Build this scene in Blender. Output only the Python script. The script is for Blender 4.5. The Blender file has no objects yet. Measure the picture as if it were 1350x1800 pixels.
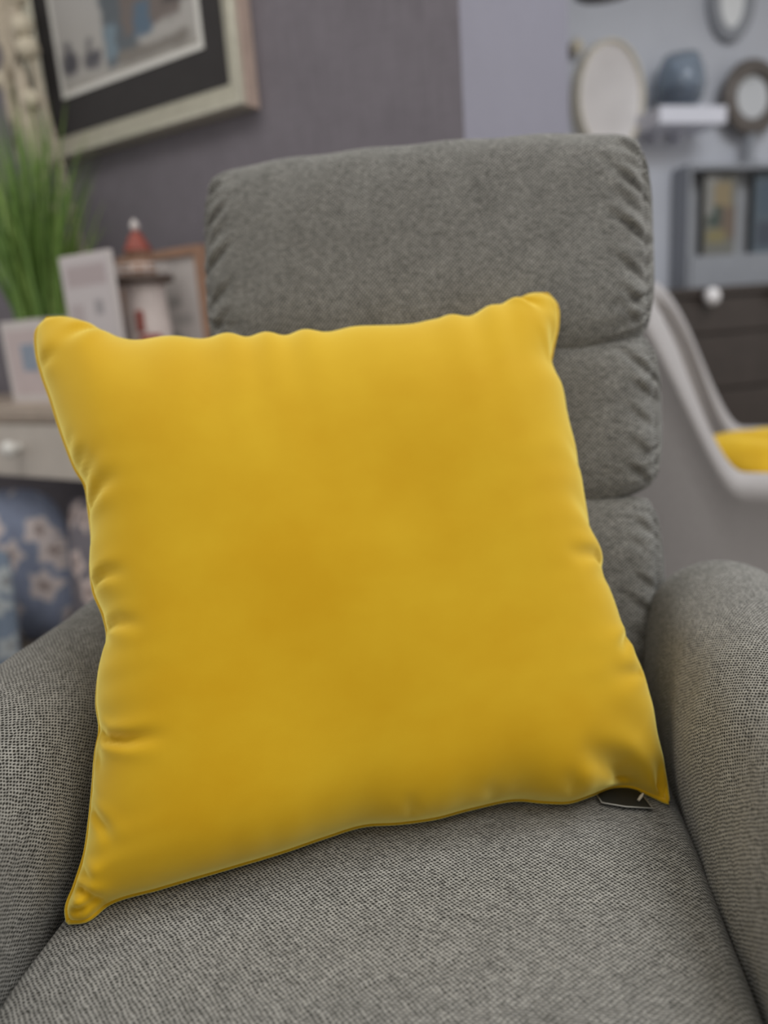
import bpy, math, random
import numpy as np
from mathutils import Vector, Matrix

random.seed(7)
rng = np.random.default_rng(7)
SC = bpy.context.scene
COL = SC.collection

# ------------------------------------------------------------------ camera
CAM_H = 0.92
PITCH = math.radians(14.0)
ROLL = math.radians(4.2)
FPX = 1300.0
F = np.array([0, math.cos(PITCH), -math.sin(PITCH)])
R0 = np.array([1.0, 0, 0])
U0 = np.array([0, math.sin(PITCH), math.cos(PITCH)])
RV = math.cos(ROLL) * R0 - math.sin(ROLL) * U0
UV_ = math.sin(ROLL) * R0 + math.cos(ROLL) * U0
CP = np.array([0, 0, CAM_H])
cam = bpy.data.cameras.new('camera')
cam.sensor_fit = 'VERTICAL'
cam.sensor_height = 36.0
cam.lens = FPX / 1800 * 36.0
cam.clip_start = 0.02
cam.dof.use_dof = True
cam.dof.focus_distance = 0.62
cam.dof.aperture_fstop = 2.1
camo = bpy.data.objects.new('camera', cam)
COL.objects.link(camo)
camo.matrix_world = Matrix(((RV[0], UV_[0], -F[0], CP[0]), (RV[1], UV_[1], -F[1], CP[1]),
                            (RV[2], UV_[2], -F[2], CP[2]), (0, 0, 0, 1)))
SC.camera = camo
SC.view_settings.view_transform = 'Standard'
SC.view_settings.look = 'None'
SC.view_settings.gamma = 1.0
SC.view_settings.use_curve_mapping = False
SC.view_settings.exposure = 0.13

# ------------------------------------------------------------------ light
world = bpy.data.worlds.new('shop_ambient')
SC.world = world
world.use_nodes = True
world.node_tree.nodes['Background'].inputs[0].default_value = (1.0, 0.97, 0.93, 1)
world.node_tree.nodes['Background'].inputs[1].default_value = 0.58


def area_light(name, loc, size, power, color=(1, 0.96, 0.9), size_y=None):
    L = bpy.data.lights.new(name, 'AREA')
    L.energy = power
    L.color = color
    L.shape = 'RECTANGLE'
    L.size = size
    L.size_y = size_y or size
    o = bpy.data.objects.new(name, L)
    o.location = loc
    COL.objects.link(o)
    return o


area_light('ceiling_lamp', (-0.2, 0.85, 2.75), 1.2, 6)
area_light('ceiling_lamp', (-1.35, 1.0, 2.75), 1.2, 15)
area_light('ceiling_lamp', (1.6, 0.0, 2.75), 1.2, 30)
area_light('ceiling_lamp', (1.9, 1.5, 2.75), 1.2, 34, (0.95, 0.97, 1.0))
area_light('ceiling_lamp', (-0.2, -1.2, 2.75), 1.6, 10)


# ------------------------------------------------------------------ pixel helpers (a pixel gives a direction; surfaces give the distance)
def ray(x, y):
    return F + RV * ((x - 675) / FPX) - UV_ * ((y - 900) / FPX)


def at_depth(x, y, d):
    return CP + ray(x, y) * d


def at_z(x, y, z):
    v = ray(x, y)
    return CP + v * ((z - CAM_H) / v[2])


def at_plane(x, y, p0, n):
    v = ray(x, y)
    n = np.asarray(n, float)
    return CP + v * (np.dot(np.asarray(p0) - CP, n) / np.dot(v, n))


def project(P):
    q = P - CP
    d = q @ F
    return np.stack([675 + FPX * (q @ RV) / d, 900 - FPX * (q @ UV_) / d], -1)


# ------------------------------------------------------------------ mesh helpers
def mesh_obj(name, verts, faces, mat=None, parent=None, smooth=True, uvs=None):
    me = bpy.data.meshes.new(name)
    me.from_pydata([tuple(map(float, v)) for v in verts], [], [tuple(int(i) for i in f) for f in faces])
    if uvs is not None:
        lay = me.uv_layers.new(name='UVMap')
        li = np.empty(len(me.loops), dtype=np.int32)
        me.loops.foreach_get('vertex_index', li)
        lay.data.foreach_set('uv', np.asarray(uvs, np.float32)[li].ravel())
    me.polygons.foreach_set('use_smooth', [smooth] * len(me.polygons))
    if mat:
        me.materials.append(mat)
    me.update()
    o = bpy.data.objects.new(name, me)
    COL.objects.link(o)
    if parent:
        o.parent = parent
    return o


def grid_faces(n, m, off=0, close_m=False, flip=False):
    """vertices indexed i*m+j, i<n, j<m"""
    fs = []
    mm = m if close_m else m - 1
    for i in range(n - 1):
        for j in range(mm):
            k = (j + 1) % m
            q = (off + i * m + j, off + i * m + k, off + (i + 1) * m + k, off + (i + 1) * m + j)
            fs.append(q[::-1] if flip else q)
    return fs


class MB:
    """collects shapes into one mesh"""

    def __init__(self):
        self.v, self.f = [], []

    def add(self, v, f):
        o = len(self.v)
        self.v += [tuple(p) for p in v]
        self.f += [tuple(i + o for i in q) for q in f]
        return self

    def box(self, x0, x1, y0, y1, z0, z1, c=0.0):
        """box with chamfered edges"""
        if c <= 0:
            v = [(x, y, z) for x in (x0, x1) for y in (y0, y1) for z in (z0, z1)]
            f = [(0, 1, 3, 2), (4, 6, 7, 5), (0, 4, 5, 1), (2, 3, 7, 6), (0, 2, 6, 4), (1, 5, 7, 3)]
            return self.add(v, f)
        import bmesh
        bm = bmesh.new()
        bmesh.ops.create_cube(bm, size=1)
        for w in bm.verts:
            w.co = Vector(((x0 + x1) / 2 + w.co.x * (x1 - x0), (y0 + y1) / 2 + w.co.y * (y1 - y0), (z0 + z1) / 2 + w.co.z * (z1 - z0)))
        bmesh.ops.bevel(bm, geom=bm.edges[:], offset=c, segments=2, affect='EDGES', profile=0.6)
        bm.verts.index_update()
        self.add([tuple(w.co) for w in bm.verts], [tuple(w.index for w in q.verts) for q in bm.faces])
        bm.free()
        return self

    def lathe(self, prof, c=(0, 0, 0), n=32, M=None):
        vs = []
        for r_, z in prof:
            for k in range(n):
                a = 2 * math.pi * k / n
                p = Vector((r_ * math.cos(a), r_ * math.sin(a), z))
                if M is not None:
                    p = M @ p
                vs.append((p.x + c[0], p.y + c[1], p.z + c[2]))
        fs = grid_faces(len(prof), n, 0, True)
        fs.append(tuple(range(n))[::-1])
        fs.append(tuple(range((len(prof) - 1) * n, len(prof) * n)))
        return self.add(vs, fs)

    def tube(self, pts, rad, n=8):
        pts = [np.asarray(p, float) for p in pts]
        rads = rad if hasattr(rad, '__len__') else [rad] * len(pts)
        vs = []
        up = np.array([0, 0, 1.0])
        for i, p in enumerate(pts):
            t = pts[min(i + 1, len(pts) - 1)] - pts[max(i - 1, 0)]
            t = t / (np.linalg.norm(t) + 1e-12)
            a = np.cross(t, up)
            if np.linalg.norm(a) < 0.1:
                a = np.cross(t, np.array([1.0, 0, 0]))
            a /= np.linalg.norm(a)
            b = np.cross(t, a)
            for k in range(n):
                q = 2 * math.pi * k / n
                vs.append(p + rads[i] * (math.cos(q) * a + math.sin(q) * b))
        fs = grid_faces(len(pts), n, 0, True)
        fs.append(tuple(range(n))[::-1])
        fs.append(tuple(range((len(pts) - 1) * n, len(pts) * n)))
        return self.add(vs, fs)

    def build(self, name, mat, parent=None, smooth=False):
        return mesh_obj(name, self.v, self.f, mat, parent, smooth)


def smooth_by_angle(o, deg=40):
    me = o.data
    me.polygons.foreach_set('use_smooth', [True] * len(me.polygons))
    try:
        me.set_sharp_from_angle(angle=math.radians(deg))
    except Exception:
        pass
    return o


def tag(o, label=None, cat=None, group=None, kind=None):
    if label:
        o['label'] = label
    if cat:
        o['category'] = cat
    if group:
        o['group'] = group
    if kind:
        o['kind'] = kind
    return o


def empty(name, loc, rz=0.0):
    o = bpy.data.objects.new(name, None)
    o.empty_display_size = 0.05
    o.location = tuple(map(float, loc))
    o.rotation_euler = (0, 0, rz)
    COL.objects.link(o)
    return o


def spline(pts, n):
    """Catmull-Rom through pts, n samples by chord length"""
    P = np.asarray(pts, float)
    d = np.r_[0, np.cumsum(np.linalg.norm(np.diff(P, axis=0), axis=1))]
    d /= d[-1]
    t = np.linspace(0, 1, n)
    T = np.gradient(P, d, axis=0)
    idx = np.clip(np.searchsorted(d, t, side='right') - 1, 0, len(d) - 2)
    h = (d[idx + 1] - d[idx])[:, None]
    s = ((t - d[idx]) / h[:, 0])[:, None]
    h00 = 2 * s**3 - 3 * s**2 + 1
    h10 = s**3 - 2 * s**2 + s
    h01 = -2 * s**3 + 3 * s**2
    h11 = s**3 - s**2
    return h00 * P[idx] + h10 * h * T[idx] + h01 * P[idx + 1] + h11 * h * T[idx + 1]


# ------------------------------------------------------------------ materials
def srgb(r, g, b):
    f = lambda c: c / 12.92 if c <= 0.04045 else ((c + 0.055) / 1.055) ** 2.4
    return (f(r / 255), f(g / 255), f(b / 255), 1)


class N:
    """small node graph builder"""

    def __init__(self, name):
        self.m = bpy.data.materials.new(name)
        self.m.use_nodes = True
        self.t = self.m.node_tree
        self.bsdf = self.t.nodes['Principled BSDF']

    def node(self, kind, **kw):
        n = self.t.nodes.new(kind)
        for k, v in kw.items():
            setattr(n, k, v)
        return n

    def put(self, sock, v):
        if hasattr(v, 'is_linked') or hasattr(v, 'links'):
            self.t.links.new(v, sock)
        else:
            sock.default_value = v

    def math(self, op, a, b=None, c=None):
        n = self.node('ShaderNodeMath', operation=op)
        self.put(n.inputs[0], a)
        if b is not None:
            self.put(n.inputs[1], b)
        if c is not None:
            self.put(n.inputs[2], c)
        return n.outputs[0]

    def mix(self, fac, a, b, blend='MIX'):
        n = self.node('ShaderNodeMix', data_type='RGBA', blend_type=blend)
        self.put(n.inputs[0], fac)
        self.put(n.inputs[6], a)
        self.put(n.inputs[7], b)
        return n.outputs[2]

    def noise(self, vec, scale, detail=3, rough=0.55, out=0):
        n = self.node('ShaderNodeTexNoise')
        if vec is not None:
            self.put(n.inputs['Vector'], vec)
        n.inputs['Scale'].default_value = scale
        n.inputs['Detail'].default_value = detail
        n.inputs['Roughness'].default_value = rough
        return n.outputs[out]

    def ramp(self, fac, stops):
        n = self.node('ShaderNodeValToRGB')
        self.put(n.inputs[0], fac)
        el = n.color_ramp.elements
        while len(el) < len(stops):
            el.new(0.5)
        for e, (p, c) in zip(el, stops):
            e.position = p
            e.color = c
        return n.outputs[0]

    def smooth(self, v, lo, hi, a=0.0, b=1.0):
        n = self.node('ShaderNodeMapRange', interpolation_type='SMOOTHSTEP')
        self.put(n.inputs[0], v)
        n.inputs[1].default_value = lo
        n.inputs[2].default_value = hi
        n.inputs[3].default_value = a
        n.inputs[4].default_value = b
        return n.outputs[0]

    def mapping(self, vec, scale):
        n = self.node('ShaderNodeMapping')
        self.put(n.inputs[0], vec)
        n.inputs['Scale'].default_value = scale
        return n.outputs[0]

    def bump(self, h, strength, dist):
        n = self.node('ShaderNodeBump')
        n.inputs['Strength'].default_value = strength
        n.inputs['Distance'].default_value = dist
        self.put(n.inputs['Height'], h)
        self.t.links.new(n.outputs[0], self.bsdf.inputs['Normal'])

    def obj(self):
        return self.node('ShaderNodeTexCoord').outputs['Object']

    def uv(self):
        return self.node('ShaderNodeTexCoord').outputs['UV']

    def set(self, **kw):
        for k, v in kw.items():
            self.put(self.bsdf.inputs[k.replace('_', ' ')], v)
        return self.m


def simple(name, rgb, rough=0.6, metallic=0.0, var=0.08, scale=20.0, bump=0.0, coat=0.0):
    n = N(name)
    nz = n.noise(n.obj(), scale, 4)
    c = srgb(*rgb)
    lo = tuple(max(0, x * (1 - var)) for x in c[:3]) + (1,)
    hi = tuple(min(1, x * (1 + var)) for x in c[:3]) + (1,)
    col = n.ramp(nz, [(0.3, lo), (0.7, hi)])
    n.set(Base_Color=col, Roughness=rough, Metallic=metallic)
    if coat:
        n.bsdf.inputs['Coat Weight'].default_value = coat
    if bump:
        n.bump(nz, 0.5, bump)
    return n.m


def knit(name, light, dark, pitch=0.0040, contrast=1.0):
    """chenille knit: brick rows of loops around small dark gaps, heathered; UV is in metres"""
    n = N(name)
    uv = n.uv()
    warp = n.node('ShaderNodeVectorMath', operation='SCALE')
    wn = n.node('ShaderNodeTexNoise')
    n.put(wn.inputs['Vector'], uv)
    wn.inputs['Scale'].default_value = 95
    wn.inputs['Detail'].default_value = 2
    sub = n.node('ShaderNodeVectorMath', operation='SUBTRACT')
    n.put(sub.inputs[0], wn.outputs['Color'])
    sub.inputs[1].default_value = (0.5, 0.5, 0.5)
    n.put(warp.inputs[0], sub.outputs[0])
    warp.inputs['Scale'].default_value = 0.0038
    add = n.node('ShaderNodeVectorMath', operation='ADD')
    n.put(add.inputs[0], uv)
    n.put(add.inputs[1], warp.outputs[0])
    sep = n.node('ShaderNodeSeparateXYZ')
    n.put(sep.inputs[0], add.outputs[0])
    U = n.math('DIVIDE', sep.outputs[0], pitch)
    V = n.math('DIVIDE', sep.outputs[1], pitch * 0.45)
    row = n.math('FLOOR', V)
    odd = n.math('MODULO', row, 2.0)
    U2 = n.math('ADD', U, n.math('MULTIPLY', odd, 0.5))
    cu = n.math('SUBTRACT', n.math('FRACT', U2), 0.5)
    cv = n.math('SUBTRACT', n.math('FRACT', V), 0.5)
    # slanted gap
    cu = n.math('ADD', cu, n.math('MULTIPLY', cv, 0.10))
    d = n.math('ADD', n.math('POWER', n.math('ABSOLUTE', n.math('DIVIDE', cu, 0.30)), 2.0),
               n.math('POWER', n.math('ABSOLUTE', n.math('DIVIDE', cv, 0.46)), 2.0))
    hs_ = n.noise(uv, 210, 2, 0.6)
    d = n.math('MULTIPLY', d, n.math('ADD', 0.05, n.math('MULTIPLY', hs_, 2.1)))
    m = n.smooth(d, 0.3, 1.5)
    # thread to thread variation
    cid = n.node('ShaderNodeCombineXYZ')
    n.put(cid.inputs[0], n.math('FLOOR', U2))
    n.put(cid.inputs[1], row)
    wnz = n.node('ShaderNodeTexWhiteNoise', noise_dimensions='2D')
    n.put(wnz.inputs['Vector'], cid.outputs[0])
    streak = n.noise(n.mapping(uv, (90, 380, 1)), 1.0, 3, 0.6)
    blotch = n.noise(uv, 26, 3, 0.6)
    k = n.math('ADD', n.math('MULTIPLY', wnz.outputs[0], 0.38), n.math('MULTIPLY', streak, 0.9))
    k = n.math('ADD', k, n.math('MULTIPLY', blotch, 0.5))
    k = n.smooth(k, 0.45, 1.25, 0.62, 1.22)
    col = n.mix(m, srgb(*dark), srgb(*light))
    mul = n.node('ShaderNodeVectorMath', operation='SCALE')
    n.put(mul.inputs[0], col)
    n.put(mul.inputs['Scale'], k)
    n.set(Base_Color=mul.outputs[0], Roughness=0.92)
    n.bsdf.inputs['Specular IOR Level'].default_value = 0.15
    n.bsdf.inputs['Sheen Weight'].default_value = 0.12
    n.bsdf.inputs['Sheen Roughness'].default_value = 0.5
    n.bump(n.math('ADD', m, n.math('MULTIPLY', streak, 0.5)), 0.55, 0.0012)
    return n.m


def velvet(name, base, deep, tint, sheen=0.55):
    n = N(name)
    oc = n.uv()
    big = n.noise(oc, 5.0, 3, 0.5)
    fine = n.noise(oc, 1400, 2, 0.6)
    pile = n.noise(n.mapping(oc, (11, 13, 1)), 1.0, 3, 0.55)
    k = n.math('ADD', n.math('MULTIPLY', big, 0.55), n.math('MULTIPLY', pile, 0.45))
    col = n.ramp(k, [(0.36, srgb(*deep)), (0.64, srgb(*base))])
    n.set(Base_Color=col, Roughness=0.85)
    n.bsdf.inputs['Specular IOR Level'].default_value = 0.15
    n.bsdf.inputs['Sheen Weight'].default_value = sheen
    n.bsdf.inputs['Sheen Roughness'].default_value = 0.45
    n.bsdf.inputs['Sheen Tint'].default_value = srgb(*tint)
    n.bump(n.math('ADD', n.math('MULTIPLY', fine, 0.25), n.math('MULTIPLY', pile, 0.3)), 0.2, 0.0014)
    nap = n.node('ShaderNodeBsdfSheen')
    nap.inputs['Color'].default_value = (0.34, 0.32, 0.10, 1)
    nap.inputs['Roughness'].default_value = 0.55
    add = n.node('ShaderNodeAddShader')
    out = [q for q in n.t.nodes if q.type == 'OUTPUT_MATERIAL'][0]
    n.t.links.new(n.bsdf.outputs[0], add.inputs[0])
    n.t.links.new(nap.outputs[0], add.inputs[1])
    n.t.links.new(add.outputs[0], out.inputs['Surface'])
    return n.m


def wallpaper(name, rgb, var=0.10):
    n = N(name)
    oc = n.obj()
    lin = n.noise(n.mapping(oc, (120, 120, 9)), 1.0, 3, 0.6)
    lin2 = n.noise(n.mapping(oc, (14, 14, 160)), 1.0, 2, 0.6)
    bl = n.noise(oc, 5, 4, 0.6)
    k = n.math('ADD', n.math('ADD', n.math('MULTIPLY', lin, 0.45), n.math('MULTIPLY', lin2, 0.25)), n.math('MULTIPLY', bl, 0.3))
    c = srgb(*rgb)
    col = n.ramp(k, [(0.34, tuple(x * (1 - 2 * var) for x in c[:3]) + (1,)), (0.66, tuple(min(1, x * (1 + 2 * var)) for x in c[:3]) + (1,))])
    n.set(Base_Color=col, Roughness=0.8)
    n.bump(k, 0.4, 0.002)
    return n.m


def floral(name, ground, petal, heart, scale=9.0):
    """printed flowers: five petals around the points of a Voronoi pattern"""
    n = N(name)
    uv = n.uv()
    wz = n.node('ShaderNodeTexNoise')
    n.put(wz.inputs['Vector'], uv)
    wz.inputs['Scale'].default_value = scale * 2.2
    wz.inputs['Detail'].default_value = 3
    wsc = n.node('ShaderNodeVectorMath', operation='SCALE')
    n.put(wsc.inputs[0], wz.outputs['Color'])
    wsc.inputs['Scale'].default_value = 0.045
    wad = n.node('ShaderNodeVectorMath', operation='ADD')
    n.put(wad.inputs[0], uv)
    n.put(wad.inputs[1], wsc.outputs[0])
    sc = n.mapping(wad.outputs[0], (scale, scale, 1))
    vo = n.node('ShaderNodeTexVoronoi', voronoi_dimensions='2D', feature='F1')
    n.put(vo.inputs['Vector'], sc)
    vo.inputs['Scale'].default_value = 1.0
    vo.inputs['Randomness'].default_value = 0.75
    dv = n.node('ShaderNodeVectorMath', operation='SUBTRACT')
    n.put(dv.inputs[0], sc)
    n.put(dv.inputs[1], vo.outputs['Position'])
    sp = n.node('ShaderNodeSeparateXYZ')
    n.put(sp.inputs[0], dv.outputs[0])
    ang = n.math('ARCTAN2', sp.outputs[1], sp.outputs[0])
    pet = n.math('ADD', 0.36, n.math('MULTIPLY', n.math('COSINE', n.math('MULTIPLY', ang, 5.0)), 0.06))
    rr = n.math('DIVIDE', vo.outputs['Distance'], pet)
    isp = n.smooth(rr, 1.1, 0.85)
    ish = n.smooth(rr, 0.42, 0.25)
    w = n.noise(uv, 30, 3)
    g = n.ramp(w, [(0.3, tuple(x * 0.8 for x in srgb(*ground)[:3]) + (1,)), (0.7, srgb(*ground))])
    col = n.mix(isp, g, srgb(*petal))
    col = n.mix(ish, col, srgb(*heart))
    n.set(Base_Color=col, Roughness=0.85)
    return n.m


M = {}
M['seat'] = knit('grey_knit_fabric', (149, 149, 146), (36, 36, 33), 0.0045)
M['arm'] = M['seat']
M['yellow'] = velvet('yellow_velvet', (206, 166, 26), (198, 153, 9), (255, 246, 150), 1.0)
M['yellow_far'] = velvet('yellow_velvet_far', (206, 166, 30), (186, 144, 14), (250, 226, 120), 0.3)
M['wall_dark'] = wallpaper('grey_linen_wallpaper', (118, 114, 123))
M['wall_lit'] = wallpaper('grey_wallpaper_lit_face', (138, 137, 150), 0.03)  # lit face of the same wall, the extra light painted into its colour
M['wall_far'] = simple('pale_blue_grey_paint', (196, 200, 210), 0.7, var=0.04, scale=3)
M['ceiling'] = simple('white_ceiling_paint', (220, 220, 216), 0.9, var=0.03)
M['silver'] = simple('champagne_silver_moulding', (206, 204, 190), 0.34, 0.55, 0.08, 40, 0.0004)
M['pinkish'] = simple('pale_timber_frame_side', (196, 176, 166), 0.6, 0.0, 0.1, 30)
M['mat_dark'] = simple('charcoal_mount_board', (50, 48, 50), 0.8, var=0.1)
M['mat_white'] = simple('white_bevel_board', (214, 214, 212), 0.8, var=0.03)
M['dark'] = simple('dark_backing', (38, 35, 33), 0.8)
M['console'] = simple('greige_painted_wood', (202, 195, 188), 0.5, var=0.05, scale=14)
M['console_top'] = simple('oak_toned_console_top', (184, 170, 158), 0.5, var=0.1, scale=18)
M['chrome'] = simple('glazed_white_knob', (240, 240, 238), 0.12, 0.1, 0.02)
M['white'] = simple('white_lacquer', (214, 208, 208), 0.5, var=0.03)
M['white_warm'] = simple('distressed_white_paint', (214, 204, 202), 0.65, var=0.08, scale=45)
M['wood'] = simple('warm_oak_frame', (164, 130, 110), 0.55, var=0.14, scale=30)
M['red'] = simple('rust_red_paint', (146, 74, 64), 0.55, var=0.15, scale=40)
M['brownmetal'] = simple('brown_gallery_paint', (92, 80, 74), 0.6, var=0.1)
M['cream'] = simple('cream_blossom', (208, 200, 182), 0.9, var=0.12, scale=60, bump=0.002)
M['stalk'] = simple('pale_dried_stalk', (196, 186, 170), 0.85, var=0.12, scale=50)
M['darkwood'] = simple('dark_stained_wood', (62, 54, 50), 0.42, var=0.16, scale=12)
M['grey_uphol'] = simple('light_grey_upholstery', (162, 159, 160), 0.85, var=0.05, scale=120, bump=0.0004)
M['blacklamp'] = simple('black_metal_shade', (52, 50, 54), 0.5)
M['gold'] = simple('pale_gold_rim', (228, 221, 204), 0.4, 0.2, 0.06)
M['floor'] = simple('grey_laminate_floor', (120, 112, 104), 0.5, var=0.12, scale=6)
M['tagblack'] = simple('black_card', (34, 36, 34), 0.6, var=0.06)
M['tagsilver'] = simple('silver_print_line', (176, 176, 172), 0.4, 0.2, 0.03)
M['base'] = simple('black_plastic_base', (40, 40, 42), 0.6)

# ================================================================== the setting
WD = np.array([-0.838, 0.546, 0.0])
WD /= np.linalg.norm(WD)                 # along the left wall, away from us
WN = np.array([WD[1], -WD[0], 0.0])      # into the wall, away from us
CQ = at_z(50, 712, 0.78)                 # a point on the console's front top edge
CQ[2] = 0
WALLP = CQ + WN * 0.40                   # foot of the left wall
Z3 = np.array([0, 0, 1.0])


def wall_at(x, y, off=0.0):
    return at_plane(x, y, WALLP - WN * off, WN)


def frame_matrix(o, ex, ey, ez):
    return Matrix(((ex[0], ey[0], ez[0], o[0]), (ex[1], ey[1], ez[1], o[1]), (ex[2], ey[2], ez[2], o[2]), (0, 0, 0, 1)))


def root_at(name, origin, ex):
    """Empty whose local x runs along ex (horizontal), z up"""
    return empty(name, origin, math.atan2(ex[1], ex[0]))


mesh_obj('floor', [(-5, -3, 0), (5, -3, 0), (5, 6.5, 0), (-5, 6.5, 0)], [(0, 1, 2, 3)], M['floor'], smooth=False)['kind'] = 'structure'
c_ = MB().box(-5, 5, -3, 6.5, 2.8, 2.9).build('ceiling', M['ceiling'])
c_['kind'] = 'structure'

# left wall runs towards us and ends in a corner; its return runs away
corner = wall_at(812, 130)
corner[2] = 0
ex = -WD                                 # local x: along the wall towards the corner
# local x towards the corner, local y into the wall
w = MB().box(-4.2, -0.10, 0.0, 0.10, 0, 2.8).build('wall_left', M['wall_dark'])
w.matrix_world = frame_matrix(corner, ex, WN, Z3)
w['kind'] = 'structure'
# return wall: where does pixel column 998 meet the plane through the corner along WN?
far = at_plane(999, 130, corner, -WD)
RL = float(np.dot(far - corner, WN))
w2 = MB().box(-0.0995, 0.0, 0.0, RL, 0, 2.8).build('wall_return', M['wall_lit'])
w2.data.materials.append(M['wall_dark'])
for p_ in w2.data.polygons:
    if p_.normal.y < -0.9:
        p_.material_index = 1
w2.matrix_world = frame_matrix(corner, ex, WN, Z3)
w2['kind'] = 'structure'

# far wall on the right
FD = np.array([math.cos(math.radians(15)), math.sin(math.radians(15)), 0])
FN = np.array([-FD[1], FD[0], 0])        # into the wall
FP = at_depth(1200, 300, 3.45)
FP[2] = 0


def far_at(x, y, off=0.0):
    return at_plane(x, y, FP - FN * off, FN)


def fl(P):
    """world -> far wall local (x along, y into the wall, z)"""
    d = np.asarray(P) - FP
    return np.array([d @ FD, d @ FN, P[2]])


FM = frame_matrix(FP, FD, FN, Z3)
FRZ = math.atan2(FD[1], FD[0])
w3 = MB().box(-1.6, 2.6, 0, 0.1, 0, 2.8).build('wall_back', M['wall_far'])
w3.matrix_world = FM
w3['kind'] = 'structure'

# ================================================================== recliner
TH = math.radians(10)
CH_O = np.array([-0.035, 0.45, 0.0])
CL = np.array([math.cos(TH), -math.sin(TH), 0])
CB = np.array([math.sin(TH), math.cos(TH), 0])


def ch_world(s, t, z):
    return CH_O + CL * s + CB * t + Z3 * z


def ch_local(P):
    d = P - CH_O
    return np.stack([d @ CL, d @ CB, P[..., 2]], -1)


recl = empty('recliner_armchair', CH_O, -TH)
tag(recl, 'grey woven fabric recliner armchair with a padded three-tier back, holding the large yellow cushion', 'armchair')


def fbm(x, y, seed=0):
    r = np.random.default_rng(seed)
    out = 0
    for k in range(5):
        a, b, c = r.uniform(-1, 1, 3)
        out = out + np.sin((x * a + y * b) * 2.0 ** (k * 0.6) + c * 6.0) / (1.5 ** k)
    return out


def seat_top(s, t):
    """height of the seat cushion's upper face (chair-local s,t)"""
    a = np.clip(np.abs(s) / 0.285, 0, 1)
    z = 0.486 - 0.020 * a**3.2 - 0.07 * np.clip((a - 0.88) / 0.12, 0, 1) ** 2
    z = z - 0.045 * (t - 0.0)
    f_ = np.clip((-0.02 - t) / 0.16, 0, 1)
    return z - 0.05 * f_**2 - 0.06 * f_**6


def build_seat():
    ns, nt = 90, 90
    S = np.linspace(-0.29, 0.29, ns)
    T = np.linspace(-0.18, 0.47, nt)
    ss, tt = np.meshgrid(S, T, indexing='ij')
    zz = seat_top(ss, tt) + 0.0004 * fbm(ss * 30, tt * 30, 3)
    top = np.stack([ss, tt, zz], -1).reshape(-1, 3)
    uv = np.stack([ss, tt], -1).reshape(-1, 2)
    bot = top.copy()
    bot[:, 2] = 0.33
    V = np.vstack([top, bot])
    n = ns * nt
    F_ = grid_faces(ns, nt, 0, flip=True) + grid_faces(ns, nt, n)
    ring = [i * nt for i in range(ns)] + [(ns - 1) * nt + j for j in range(1, nt)] + [i * nt + nt - 1 for i in range(ns - 2, -1, -1)] + [j for j in range(nt - 2, 0, -1)]
    for a, b in zip(ring, ring[1:] + ring[:1]):
        F_.append((a, b, b + n, a + n))
    uvb = uv + np.array([0.0, 0.15])
    return smooth_by_angle(mesh_obj('seat_cushion', V, F_, M['seat'], recl, True, np.vstack([uv, uvb])), 60)


build_seat()


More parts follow.
